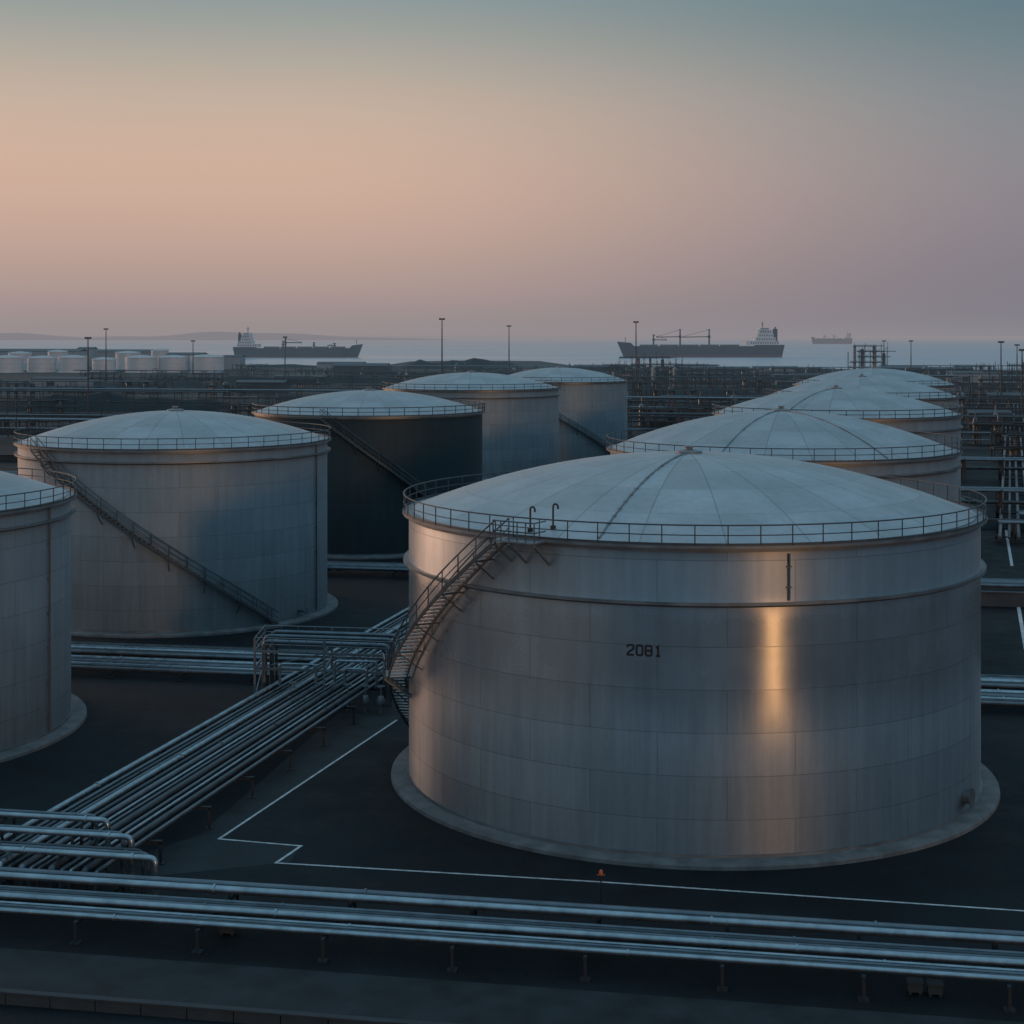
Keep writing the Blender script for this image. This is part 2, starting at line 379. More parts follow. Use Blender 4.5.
MS_main=shell_mat('shell_aluminium_paint',18,(0.44,0.505,0.555),0.85,0.60,0.90,0.12,0.07,polish=0.34)
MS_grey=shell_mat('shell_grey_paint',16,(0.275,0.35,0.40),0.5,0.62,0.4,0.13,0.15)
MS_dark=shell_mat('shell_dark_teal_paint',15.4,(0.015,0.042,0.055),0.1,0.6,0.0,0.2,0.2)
MD_main=dome_mat('dome_roof_sheet_main',18,(0.38,0.44,0.475),0.3,0.42)
MD=dome_mat('dome_roof_sheet',16,(0.35,0.41,0.445),0.3,0.45)
SD=(M_rim,M_rail,M_rail)
LG='grey steel storage tank with shallow domed roof and rim railing'
R=18; MX=11.4
root,a0=tank(MX,101.7,18,16.8,3.5,MS_main,MD_main,'large silver-grey storage tank numbered 2081 with spiral stairs',None,(13.75,),2,66,192)
SM=(M_tread,M_rail,M_railL)
stair(R,[(a0+radians(a),z) for a,z in ((-33,16.75),(-46,13.5),(-60,10.0),(-73.5,6.7))],1.15,root,mats=SM,k=1.2)
stair(R,[(a0+radians(a),z) for a,z in ((-79.5,6.7),(-92,3.6),(-106,0.3))],1.0,root,mats=(M_rim,M_dark,M_rail),k=1.1)
def landing(aa,bb,z,gate=True):
    n=5; A=[a0+radians(aa+(bb-aa)*i/n) for i in range(n+1)]; mb=MB(); hw=abs(radians(bb-aa))/n*(R+1)/2
    for i in range(n):
        am=(A[i]+A[i+1])/2; mb.obox(pt(R+0.95,am,z),(sin(am),-cos(am),0),(cos(am),sin(am),0),(0,0,1),0.68,hw+.005,0.04)
    for a in (A[0],A[2],A[5]): mb.beam(pt(R,a,z-1.3),pt(R+1.6,a,z-0.12),0.10,0.10)
    pl=mb.obj('stair_landing',M_rim,root)
    mb=MB()
    for a in A[::1]: mb.tube([pt(R+1.6,a,z),pt(R+1.6,a,z+1.12)],0.04,5)
    for q in (0.58,1.12): mb.tube([pt(R+1.6,a,z+q) for a in A]+([pt(R+0.4,A[-1],z+q)] if gate else []),0.045,5)
    mb.obj('handrail',M_railL,pl)
landing(-33,-25,16.74); landing(-73.6,-79.4,6.68,False)
# stencilled number 2081, one mesh per digit
DG={'2':[[(0,.47),(0,.56),(.06,.62),(.32,.62),(.38,.56),(.38,.40),(0,.10),(0,0),(.41,0)]],
    '0':[[(0,.31),(0,.54),(.08,.62),(.30,.62),(.38,.54),(.38,.08),(.30,0),(.08,0),(0,.08),(0,.32)]],
    '8':[[(0,.31),(0,.54),(.08,.62),(.30,.62),(.38,.54),(.38,.08),(.30,0),(.08,0),(0,.08),(0,.32)],[(.0,.31),(.38,.31)]],
    '1':[[(.08,.50),(.21,.60),(.21,0)],[(.07,0),(.35,0)]]}
an=a0+radians(-7.6); x=-0.90; DS=0.84
for ch in '2081':
    mb=MB()
    for k_,pl_ in enumerate(DG[ch]):
        n0=len(mb.v); rb=ribbon(pl_,0.13)
        for a,b in rb:
            for q in (a,b):
                th=an+(x+q.x*DS)/R; rr=R+0.014+0.004*k_; mb.v.append((rr*sin(th),-rr*cos(th),10.92+q.y*DS))
        for i in range(len(rb)-1): mb.face((n0+2*i,n0+2*i+1,n0+2*i+3,n0+2*i+2))
    o=mb.obj('digit',M_black,root,smooth=0); o['label']='black stencilled digit '+ch
    x+=0.49
mb=MB(); ar=a0+radians(-16)
def dz(r,h=16.8,rise=3.5,R=18): return h+0.12+rise*(1-(r/(R-0.25))**2)
mb.tube([pt(r,ar,dz(r)+0.05) for r in [0.8,3,6,9,12,15,17.6]],0.055,6)
for r in range(1,18): mb.obox(pt(r,ar,dz(r)+0.02),(sin(ar),-cos(ar),0),(cos(ar),sin(ar),0),(0,0,1),0.05,0.11,0.035)
mb.obj('roof_pipe',M_rib,root)
for aa,rr in ((-30.5,17.3),(-26.5,16.8)):
    a=a0+radians(aa); z=dz(rr); mb=MB()
    b=pt(rr,a,0); t=(cos(a),sin(a))
    pp=[(b[0],b[1],z-0.1),(b[0],b[1],z+1.2)]+[(b[0]+t[0]*0.16*(1-cos(q)),b[1]+t[1]*0.16*(1-cos(q)),z+1.2+0.16*sin(q)) for q in (0.5,1.0,1.57,2.1,2.6,3.14)]+[(b[0]+t[0]*0.32,b[1]+t[1]*0.32,z+1.08)]
    mb.tube(pp,0.055,8); mb.lathe([(0.16,z-0.1),(0.16,z+0.15),(0.06,z+0.15)],12,(b[0],b[1])); mb.obj('gooseneck_vent',M_dark,root)
mb=MB(); a=a0+radians(17.0); mb.tube([pt(R+0.10,a,13.9),pt(R+0.10,a,16.4)],0.06,8)
for z in (14.6,15.7): mb.obox(pt(R+0.06,a,z),(sin(a),-cos(a),0),(cos(a),sin(a),0),(0,0,1),0.07,0.13,0.04)
mb.obj('overflow_pipe',M_railL,root)
mb=MB(); a=a0+radians(62); c0=Vector(pt(R,a,1.3)); d=Vector((sin(a),-cos(a),0)); mb.tube([c0,c0+d*0.35],0.42,16); mb.tube([c0+d*0.35,c0+d*0.42],0.52,16); mb.obj('manway',M_rim,root)

def rib(root,R,h,rise,aa,mat=M_rib):
    mb=MB(); f=lambda r:h+0.12+rise*(1-(r/(R-0.25))**2)
    mb.tube([pt(r,aa,f(r)+0.05) for r in [0.8,R*.2,R*.4,R*.6,R*.8,R-.4]],0.06,6); mb.obj('roof_pipe',mat,root)
def nozzle(root,R,aa):
    mb=MB(); c0=Vector(pt(R,aa,1.0)); d=Vector((sin(aa),-cos(aa),0)); mb.tube([c0,c0+d*0.8],0.22,12); mb.tube([c0+d*0.8,c0+d*0.9],0.36,12); mb.obj('nozzle',M_galv,root)
def vpipe(root,R,aa,h,name='downpipe'):
    mb=MB(); mb.tube([pt(R+.13,aa,0.5),pt(R+.13,aa,h)],0.07,8)
    z=1.5
    while z<h: mb.obox(pt(R+0.06,aa,z),(sin(aa),-cos(aa),0),(cos(aa),sin(aa),0),(0,0,1),0.07,0.13,0.04); z+=2.4
    mb.obj(name,M_rail,root)

r1,b1=tank(-48.0,112.5,16,16.2,3.1,MS_grey,MD,LG,None,(15.1,),2,58,160)
vpipe(r1,16,b1+radians(57),16.1)
r2,b2=tank(-34.6,162.5,15.5,17.2,2.9,MS_grey,MD,'grey storage tank with long diagonal spiral staircase',[(-55,17.1),(36,0.3)],(16.1,),2,58,160,sw=0.72,smats=SD)
nozzle(r2,15.5,b2+radians(50)); vpipe(r2,15.5,b2+radians(62),17.0)
r3,b3=tank(-19.3,213.6,15.3,17.7,2.7,MS_dark,MD,'dark teal storage tank with pale domed roof',[(-22,17.6),(62,0.3)],(),1,50,128,smats=SD)
r4,b4=tank(-7.9,308,17,17.7,2.9,MS_grey,MD,LG,None,(16.4,),1,50,128)
r5,b5=tank(10.6,354,15.2,17.7,2.9,MS_grey,MD,'grey storage tank with diagonal staircase beside pipework',[(-45,17.6),(60,0.3)],(),1,44,128,smats=SD)
r6,b6=tank(24.8,145.7,15.7,17.5,3.4,MS_grey,MD,LG,None,(16.3,),2,58,160)
rib(r6,15.7,17.5,3.4,b6+radians(-20)); rib(r6,15.7,17.5,3.4,b6+radians(35))
r7,b7=tank(43.4,211.7,16.1,17.5,3.2,MS_grey,MD,LG,None,(15.9,),1,50,128); rib(r7,16.1,17.5,3.2,b7+radians(-25))
r8,b8=tank(60.0,271,16.0,17.5,3.2,MS_grey,MD,LG,None,(15.9,),1,50,128)
r9,b9=tank(77.0,336,16.7,17.5,3.3,MS_grey,MD,LG,None,(15.9,),1,50,128)

# ------------------------------------------------------------------ pipe racks
def along(o,d,n,s,t,z): return (o[0]+d[0]*s+n[0]*t,o[1]+d[1]*s+n[1]*t,z)
def rack(o,d,pipes,s0,s1,sup,label,beamz=None,name='pipe_rack',seg=10,post=0.14,group='pipe racks',mats=None,upper=None,fm=None):
    fm=fm or M_dark
    L=sqrt(d[0]**2+d[1]**2); d=(d[0]/L,d[1]/L); n=(-d[1],d[0])
    root=empty(name,(o[0],o[1],0),0,label,'pipe rack',group)
    for i,(t,z,r,*rest) in enumerate(pipes):
        a0=rest[0] if rest else s0; mb=MB()
        pts=[along((0,0),d,n,a0,t,z),along((0,0),d,n,s1,t,z)]
        if rest: pts=elbow([along((0,0),d,n,a0,t,0.05)]+pts,0.4)
        mb.tube(pts,r,seg)
        fs=a0+4+ (i*7.3)%11
        while fs<s1-2 and seg>=10:
            p=Vector(along((0,0),d,n,fs,t,z)); dd=Vector((d[0],d[1],0)); mb.tube([p-dd*0.06,p+dd*0.06],r*1.32,seg); fs+=23.7
        mb.obj('pipe',(mats or (M_pipeA,M_pipeB,M_pipeC))[i%len(mats or (1,2,3))] ,root)
    tmin=min(p[0]-p[2] for p in pipes)-0.25; tmax=max(p[0]+p[2] for p in pipes)+0.25
    bz=beamz if beamz is not None else min(p[1]-p[2] for p in pipes)-0.09
    first=None; k=0; s=s0+sup*0.4
    while s<s1:
        if first is None:
            mb=MB(); 
            for t in (tmin,tmax):
                mb.beam(along((0,0),d,n,0,t,0.0),along((0,0),d,n,0,t,bz),post,post); q=along((0,0),d,n,0,t,0.04); mb.obox(q,(d[0],d[1],0),(n[0],n[1],0),(0,0,1),post*1.6,post*1.6,0.05)
            mb.beam(along((0,0),d,n,0,tmin-0.1,bz),along((0,0),d,n,0,tmax+0.1,bz),post*1.1,0.17)
            if upper:
                for t in (tmin,tmax): mb.beam(along((0,0),d,n,0,t,bz),along((0,0),d,n,0,t,upper+0.5),post,post)
                mb.beam(along((0,0),d,n,0,tmin-0.1,upper),along((0,0),d,n,0,tmax+0.1,upper),post*1.1,0.17)
            for (t,z,r,*rest) in pipes:
                if z-r-bz>0.15: mb.beam(along((0,0),d,n,0,t,bz),along((0,0),d,n,0,t,z-r+0.02),0.1,0.1)
            first=mb.obj('support_frame',fm,root); ob=first
        else:
            ob=first.copy(); scene.collection.objects.link(ob); ob.parent=root
        q=along((0,0),d,n,s,0,0); ob.location=q; s+=sup; k+=1
        if k>=95: break
    return root
LF='low rack of parallel silver pipes beside road'
rack(O,(ux,uy),[(0.0,1.18,0.13),(0.42,1.13,0.08),(0.72,1.13,0.08),(1.05,1.13,0.08),(1.65,1.23,0.17),(2.3,1.15,0.09),(2.62,1.15,0.09),(2.95,1.15,0.09),(3.8,1.40,0.19),(4.45,1.42,0.17)],-22,62,5.9,LF,seg=14,mats=(M_pipeA,M_pipeC,M_pipeB,M_pipeA,M_pipeA,M_pipeB,M_pipeC,M_pipeB,M_pipeA,M_pipeB))
dd=Vector((0.233,0.972,0)); root=empty('pipe_rack',(0,0,0),0,'diagonal bank of many parallel silver pipes','pipe rack','pipe racks')
base=Vector((-26.2,85.8,0)); nv=Vector((vx,vy,0)); OV=Vector((O[0],O[1],0))
xo=[0,.6,1.05,1.45,2.1,2.65,3.35,3.8,4.25,5.0,5.5,6.0,6.8,7.4]
ro=[.19,.11,.11,.10,.21,.12,.18,.10,.10,.20,.11,.11,.19,.12]
for i in range(14):
    mb=MB(); st=base+Vector((1,0,0))*xo[i]
    z=1.25+ro[i]; r=ro[i]
    s_=(4.98-(st-OV).dot(nv))/dd.dot(nv); c=st+dd*s_; e=st+dd*((182-st.y)/dd.y)
    mb.tube(elbow([(c.x,c.y,0.3),(c.x,c.y,z),(e.x,e.y,z)],0.3,5),r,12)
    for q in (14+i*1.7,38+i*2.1,57+i):
        pq=c+dd*q; mb.tube([(pq.x-dd.x*.06,pq.y-dd.y*.06,z),(pq.x+dd.x*.06,pq.y+dd.y*.06,z)],r*1.3,12)
    mb.obj('pipe',(M_pipeA,M_pipeB,M_pipeC,M_pipeB,M_pipeA,M_pipeC,M_pipeB)[i%7],root)
first=None
for j in range(15):
    s=-2.2+j*6.2; q=base+dd*s; 
    if first is None:
        mb=MB(); 
        for t in (-0.5,8.1): mb.beam((t,0,0),(t,0,1.15),0.15,0.15); mb.box(t-0.22,t+0.22,-0.22,0.22,-0.01,0.06)
        mb.beam((-0.6,0,1.15),(8.2,0,1.15),0.15,0.19); first=mb.obj('support_frame',M_dark,root); ob=first
    else: ob=first.copy(); scene.collection.objects.link(ob); ob.parent=root
    ob.location=(q.x,q.y,0)
root=empty('pipe_manifold',(0,0,0),0,'raised bank of silver pipes bending down to ground','pipe rack','pipe racks')
for i,(t,se,z,r) in enumerate(((5.5,5.4,2.1,0.16),(6.05,4.8,2.1,0.11),(6.5,4.3,2.1,0.09),(6.95,3.5,2.6,0.15),(7.45,2.8,2.6,0.10),(8.1,1.7,3.0,0.15),(8.7,0.8,3.0,0.10))):
    p0=G(O,-30,t); p1=G(O,se,t); mb=MB(); mb.tube(elbow([(p0[0],p0[1],z),(p1[0],p1[1],z),(p1[0],p1[1],0.02)],0.36,7),r,14)
    for q in (se-1.2,se-7-i): a=G(O,q-0.06,t); b=G(O,q+0.06,t); mb.tube([(a[0],a[1],z),(b[0],b[1],z)],r*1.35,14)
    mb.obj('pipe',(M_pipeA,M_pipeB,M_pipeC,M_pipeA,M_pipeB,M_pipeA,M_pipeB)[i],root)
for s in (0.4,-4,-10):
    mb=MB(); a=G(O,s,5.15); b=G(O,s,9.1); m_=G(O,s,6.72); m2=G(O,s,7.78)
    for q,zz in ((a,1.95),(m_,2.43),(m2,2.83),(b,2.83)): mb.beam((q[0],q[1],0),(q[0],q[1],zz),0.13,0.13)
    mb.beam((a[0],a[1],1.9),(m_[0],m_[1],1.9),0.15,0.10); mb.beam((m_[0],m_[1],2.38),(m2[0],m2[1],2.38),0.15,0.12); mb.beam((m2[0],m2[1],2.78),(b[0],b[1],2.78),0.15,0.12)
    mb.obj('support_frame',M_dark,root)

sl=(ux,uy)
LM='low rack of grey pipes between storage tanks'
rack((-36,129.8),sl,[(0,0.72,0.16),(0.7,0.72,0.2),(1.5,0.72,0.14),(2.3,0.72,0.2),(3.0,.72,.14),(3.7,.72,.2),(6.0,0.72,0.2),(6.8,0.72,0.15),(7.6,0.72,0.22),(8.5,0.72,0.16),(9.3,.72,.2)],-5.0,140,6,LM,mats=(M_pipeB,M_pipeC,M_pipeA))
rack((-60,190),sl,[(0,1.0,0.2),(0.9,1.0,0.25),(1.9,1.0,0.2),(2.9,1.0,0.25),(4.2,1.0,0.2)],-60,230,8,LM,mats=(M_pipeB,M_pipeC,M_pipeB))
EL='elevated steel pipe rack on many legs'
FM=(M_pipeC,M_far,M_pipeC)
rack((52,241),sl,[(0,4.6,0.22),(0.9,4.6,0.3),(2,4.6,0.2),(3,4.6,0.3),(4.4,2.4,0.25),(5.2,2.4,0.25)],-170,140,7,EL,seg=8,post=0.25,beamz=2.1,upper=4.3,mats=(M_pipeB,M_pipeC,M_dark))
rack((69,305),sl,[(0,4.2,0.22),(1.1,4.2,0.3),(2.4,4.2,0.2),(3.8,4.2,0.3),(5,2.2,0.3)],-34,140,7,EL,seg=8,post=0.25,beamz=1.9,upper=3.9,mats=(M_pipeB,M_pipeC,M_dark))
for i,(Y,segs,hh) in enumerate(((385,((-330,-190),(-160,40),(70,330)),5.5),(446,((-300,-120),(-60,300)),4.5),(520,((-400,-180),(-90,60),(110,330)),7),(600,((-350,-60),(-20,380)),6),(700,((-380,-250),(-160,120),(150,420)),8),(835,((-330,-40),(60,460)),7),(1000,((-200,160),(220,560)),8),(1120,((-100,120),(180,520)),6))):
    for j,(s0,s1) in enumerate(segs):
        hj=hh*(1.0,0.75,1.15)[(i+j)%3]
        rack((77,Y+j*5),sl,[(0,hj,0.14),(1.3,hj,0.25),(2.8,hj,0.12),(4.4,hj,0.2),(6,hj*0.5,0.22)],s0,s1,9 if Y<600 else 12,EL,seg=6,post=0.28,beamz=hj*0.5-0.6,upper=hj-0.45,mats=((M_pipeB,M_galv,M_pipeC),(M_far,M_pipeB,M_pipeC),(M_pipeC,M_dark,M_galv))[(i+j)%3],fm=M_far)
rack((80,258),(0.3,0.95),[(0,1.0,0.25),(-1.2,1.0,0.2),(-2.4,1.0,0.25),(-3.8,1.0,0.2),(-5.2,1.0,0.25),(-8,1,0.25),(-9.2,1,0.2)],-50,420,10,'long bank of pipes running toward the shore',seg=8,post=0.2,mats=(M_pipeB,M_pipeC,M_pipeC))
rack((101,258),(0.3,0.95),[(0,4.0,0.25),(-1.2,4.0,0.2),(-2.6,4.0,0.25),(-4,2,0.25)],-30,420,10,EL,seg=8,post=0.3,beamz=1.7,upper=3.7,mats=(M_pipeB,M_pipeC,M_pipeC))
rack((-74,250),(0.2,0.98),[(0,1.0,0.3),(-1.2,1.0,0.25),(-2.4,1.0,0.3),(-3.8,1.0,0.25)],-30,420,10,'long bank of pipes running toward the shore',seg=8,post=0.2,mats=FM)
for (X,Y,n) in ((66,214,5),(72,224,6),(84,232,6),(94,262,7),(112,290,8)):
    rack((X,Y),sl,[(j*1.1,2.6,0.16) for j in range(n-2)],0,34,5,EL,seg=8,post=0.2,mats=(M_pipeB,M_galv,M_pipeC))

root=empty('pipe_gantry',(0,0,0),0,'galvanised pipe gantry with looped pipes and railings','pipe gantry')
for i,(yy,zt,xa,xb) in enumerate(((120.2,4.55,-19.0,-9.3),(121.1,4.2,-18.6,-9.7),(122.2,4.6,-19.2,-9.2),(123.2,4.25,-18.5,-9.5),(124.4,4.5,-19.0,-9.0))):
    mb=MB(); mb.tube(elbow([(xa,yy+0.8,0.1),(xa,yy+0.8,zt),(xb,yy-0.9,zt),(xb,yy-0.9,0.1)],0.5,6),(0.17,0.12,0.15,0.12,0.17)[i],12); mb.obj('pipe',(M_pipeB,M_pipeC)[i%2],root)
for i,(yy,zt,xa,xb) in enumerate(((119.7,3.1,-17.6,-14.8),(119.3,3.4,-13.4,-10.2),(118.9,2.9,-12.6,-10.9))):
    mb=MB(); mb.tube(elbow([(xa,yy,1.5),(xa,yy,zt),(xb,yy-.3,zt),(xb,yy-.3,1.5)],0.35,6),0.11,10); mb.obj('pipe',M_pipeA,root)
mb=MB()
cols=[(-19.6,120.4),(-19.6,125.4),(-14.2,119.5),(-14.2,124.6),(-8.9,118.6),(-8.9,123.7)]
for x,y in cols: mb.beam((x,y,0),(x,y,4.9),0.17,0.17)
for z in (2.6,3.9):
    for a,b in ((0,2),(2,4),(1,3),(3,5),(0,1),(2,3),(4,5)): mb.beam((*cols[a],z),(*cols[b],z),0.14,0.18)
mb.beam((*cols[0],0.4),(*cols[1],2.5),0.08,0.08); mb.beam((*cols[4],0.4),(*cols[5],2.5),0.08,0.08)
mb.beam((*cols[0],2.6),(*cols[2],3.9),0.07,0.07); mb.beam((*cols[2],3.9),(*cols[4],2.6),0.07,0.07)
mb.obj('frame',M_rim,root)
mb=MB()
for a,b in ((0,2),(2,4),(1,3),(3,5),(0,1),(4,5)):
    A_=Vector((*cols[a],0));B_=Vector((*cols[b],0))
    for z in (4.45,4.95): mb.tube([A_+Vector((0,0,z)),B_+Vector((0,0,z))],0.04,5)
    for k in range(5): q=A_.lerp(B_,k/4); mb.tube([q+Vector((0,0,3.9)),q+Vector((0,0,4.95))],0.035,5)
mb.obj('railing',M_rim,root)
def valve(x,y,zb=0.0,k=1.0):
    mb=MB(); mb.tube([(0,0,0.9*k),(0,0,2.0*k)],0.05,6); mb.tube([(0.28*k*cos(q*pi/6),0.28*k*sin(q*pi/6),2.0*k) for q in range(12)],0.03,5,closed=True)
    mb.beam((-0.28*k,0,2.0*k),(0.28*k,0,2.0*k),0.03,0.03); mb.lathe([(0.0,0.6*k),(0.3*k,0.65*k),(0.34*k,0.95*k),(0.2*k,1.25*k),(0.0,1.3*k)],12); mb.tube([(0,0,0.0),(0,0,0.7*k)],0.1,6)
    o=mb.obj('gate_valve',M_rim,None,(x,y,zb)); tag(o,'grey steel gate valve with round handwheel','valve','gate valves')
for (x,y) in ((-12.2,117.6),(-10.9,117.2),(-9.7,117.0),(-16.4,118.2),(-13.4,117.9)): valve(x,y)

px,py=P(601,906); root=empty('marker_post',(px,py,0),0,'slim post with small orange lamp beside pipe rack','marker post')
mb=MB(); mb.tube([(0,0,0),(0,0,1.5)],0.035,8); mb.lathe([(0.14,0),(0.14,0.05),(0.05,0.07)],12); mb.obj('post',M_dark,root)
mb=MB(); mb.lathe([(0.0,1.5),(0.09,1.52),(0.10,1.68),(0.06,1.77),(0,1.8)],12); mb.beam((-0.18,0,1.53),(0.18,0,1.53),0.04,0.05); mb.obj('lamp',M_orange,root)
for (x,y,w) in ((228,934,0.7),(915,993,0.6),(935,995,0.6)):
    X,Y=P(x,y); mb=MB(); mb.box(-w/2,w/2,-0.25,0.25,0.12,0.5); mb.box(-w/2-0.05,w/2+0.05,-0.3,0.3,0.5,0.55); mb.box(-w/2+.05,-w/2+.15,-.2,.2,-0.01,.12); mb.box(w/2-.15,w/2-.05,-.2,.2,-0.01,.12)
    o=mb.obj('equipment_cabinet',M_concD,None,(X,Y,0),-0.17); tag(o,'small dark equipment cabinet on short feet','cabinet','equipment cabinets')

for (Y,xa,xb) in ((172,20,140),(232,-150,-50),(240,66,200),(330,-260,-40),(365,110,330),(420,-300,60),(490,-350,-60),(490,40,300),(575,-300,380),(660,-100,450),(765,-420,100),(910,-220,600),(1080,-120,500)):
    mb=MB(); x=xa; hb=1.4 if Y<400 else 1.8
    while x<xb:
        x2=min(xb,x+12); y1=Y-(x)*0.177; y2=Y-(x2)*0.177
        mb.beam((x+.05,y1,hb/2),(x2-.05,y2,hb/2),0.4,hb); mb.beam((x,y1,hb+.06),(x2,y2,hb+.06),0.6,0.12); x=x2
    o=mb.obj('bund_wall',M_concM if Y in(172,240,575,765) else M_concD); tag(o,'long low concrete bund wall','wall','concrete bund walls')
for (Y,w) in ((275,7),(408,9),(555,8),(740,9),(960,10)):
    sheet('road',[(-450,Y+450*.177),(-450,Y+w+450*.177),(500,Y+w-500*.177),(500,Y-500*.177)],0.004+0.0001*Y/100,M_road)

def shed(X,Y,L,W,h,mw,mr,label,rz=-0.17,pitch=0.12,name='warehouse',doors=True,group='low industrial buildings'):
    root=empty(name,(X,Y,0),rz,label,'building',group)
    mb=MB(); mb.box(-L/2,L/2,0,W,0,h)
    n=max(2,int(L/6))
    for i in range(n+1): x=-L/2+L*i/n; mb.box(x-0.15,x+0.15,-0.18,0.0,0,h-0.05)
    mb.obj('wall',mw,root)
    mb=MB(); rh=W*pitch; e=0.5
    v=[(-L/2-e,-e,h),(L/2+e,-e,h),(L/2+e,W/2,h+rh),(-L/2-e,W/2,h+rh),(L/2+e,W+e,h),(-L/2-e,W+e,h)]
    v2=[(a,b,c+0.3) for a,b,c in v]; mb.v=v+v2
    for q in ((6,7,8,9),(9,8,10,11),(0,3,2,1),(3,5,4,2),(0,1,7,6),(5,11,10,4),(1,2,8,7),(2,4,10,8),(0,6,9,3),(3,9,11,5)): mb.face(q)
    mb.obj('roof',mr,root,smooth=0)
    if doors:
        for k in range(max(1,int(L/22))):
            mb=MB(); x=-L/2+8+k*22
            if x+4>L/2: break
            mb.box(x,x+4,-0.26,-0.19,0,min(h*.7,4.5)); mb.obj('door',M_dark,root)
for (px,Y,L,W,h,pale) in ((30,1350,90,16,14,1),(125,1400,60,16,13,1),(185,1290,30,12,12,1),(300,900,30,8,4,0),(360,1150,40,10,6,0),(545,1050,30,10,6,1),(600,1180,40,12,4,0),(720,1130,40,10,4,0),(775,1090,30,10,5,1),(905,1080,30,12,5,0),(975,900,30,10,6,1),(1010,620,16,8,4,0),(990,480,12,7,4,0),(260,760,24,8,5,0),(60,820,30,8,5,1),(340,1330,40,10,4,1),(232,1300,16,10,10,1),(85,1380,14,10,16,1),(700,1150,24,10,5,1),(950,1060,30,10,5,0)):
    X,Y=XY(px,Y); shed(X,Y,L,W,h,M_shedL if pale else M_shed,M_roof,'pale low industrial shed near the shore' if pale else 'dark low industrial shed',doors=(Y<1000))
for i,(px,Yt,r,h) in enumerate(((8,1180,11,11),(42,1190,10.5,10.5),(73,1180,11,11),(104,1215,9,9),(141,1180,11.5,11),(173,1190,11,11),(207,1180,12.5,11.5),(20,1260,9,13),(128,1290,10,13),(-20,1180,11,11),(58,1290,8,14),(160,1300,7,15))):
    X,Y=XY(px,Yt); mb=MB(); mb.lathe([(r+0.8,0),(r+0.8,0.4),(r,0.45),(r,h),(r+0.25,h),(r+0.25,h+0.3),(r*0.6,h+1.3),(r*0.3,h+1.9),(0,h+2.1)],40)
    for k in range(24): a=2*pi*k/24; mb.beam((r*sin(a),-r*cos(a),h+.2),(r*sin(a),-r*cos(a),h+1.5),0.12,0.12)
    ring(mb,r,h+1.5,0.09,40,4); mb.beam((r*.5,-r*.9,0),(r*.95,-r*.35,h+0.5),0.5,0.5)
    for q in (.33,.66): ring(mb,r+.05,h*q,0.12,40,4)
    o=mb.obj('white_storage_tank',M_white,None,(X,Y,0)); tag(o,'small white cylindrical storage tank near the shore','storage tank','small white storage tanks')

def unit(px,Y,w,h,lv,label='dark steel process structure with vessels and pipes',vessel=True):
    X,Y=XY(px,Y); root=empty('process_structure',(X,Y,0),-0.17,label,'industrial structure','process structures')
    mb=MB(); nx=max(2,int(w/4)); d=min(w*0.5,9)
    for i in range(nx+1):
        x=-w/2+w*i/nx
        for y in (0,d): mb.beam((x,y,0),(x,y,h*(0.7+0.35*random.random())),0.3,0.3)
    for l in range(1,lv+1):
        z=h*l/(lv+0.6); xa=-w/2+w*0.3*random.random()*(l>1); xb=w/2-w*0.3*random.random()*(l>1)
        mb.box(xa-.3,xb+.3,-.3,d+.3,z-0.12,z+0.12)
        for y in (-.3,d+.3): mb.beam((xa,y,z+1.1),(xb,y,z+1.1),0.12,0.12)
        for i in range(nx): 
            if random.random()<0.5: mb.beam((-w/2+w*i/nx,0,z-h/(lv+.6)+.2),(-w/2+w*(i+1)/nx,0,z-.2),0.16,0.16)
        mb.tube([(xa,-0.8,z+.5),(xb+random.uniform(0,8),-0.8,z+.5)],0.25,6)
    mb.obj('frame',M_far,root)
    if vessel:
        for k in range(max(1,int(w/7))):
            mb=MB(); x=-w/2+w*(k+random.uniform(.3,.7))/max(1,int(w/7)); hh=h*random.uniform(.4,1.05); r=random.uniform(.7,1.5)
            mb.lathe([(r,0.2),(r,hh-1),(r*.7,hh-.3),(0,hh)],14,(x,d/2)); mb.tube([(x,d/2,hh-.2),(x,d/2,hh+1.8)],0.15,6); mb.obj('vessel',random.choice((M_pipeC,M_pipeB,M_shedL)),root)
U=[(650,1000,40,16,3),(690,1040,26,10,2),(868,1150,28,22,5),(560,900,30,10,2),(748,980,18,8,2),(640,700,22,9,2),(985,520,24,9,2),(1012,700,34,14,3),(318,1000,30,8,1),(225,700,24,7,2),(8,700,24,8,2),(412,820,20,8,2),(590,1180,40,6,1),(673,620,26,8,2),(715,560,20,7,2),(655,480,16,7,2),(990,400,14,7,2),(1018,350,10,7,2),(968,640,20,9,2),(700,820,34,11,3),(610,1120,26,8,2),(352,640,18,6,2),(300,820,26,7,2),(380,960,30,8,2),(250,1120,26,8,2),(205,900,22,7,2),(140,760,26,7,2),(40,560,18,6,2),(12,450,14,5,1),(760,760,22,8,2),(790,1020,30,8,2),(925,950,26,9,2),(500,1000,24,7,2),(470,1150,30,7,2),
(630,900,24,12,3),(665,850,18,12,3),(720,930,22,10,2),(640,560,16,6,2),(690,500,16,6,2),(735,640,18,7,2),(280,620,18,5,1),(180,480,14,4,1),(330,540,14,4,1),(100,900,26,7,2),(1000,450,12,6,2),(975,1050,30,9,2),(1020,1000,30,11,2),(940,820,20,8,2),
(70,700,20,6,2),(165,860,24,7,2),(240,540,16,5,2),(395,680,16,6,2),(430,760,20,7,2),(535,780,20,8,2),(580,640,18,7,2),(600,760,22,9,2),(770,900,24,8,2),(820,1000,26,8,2)]
for a in U: unit(*a)

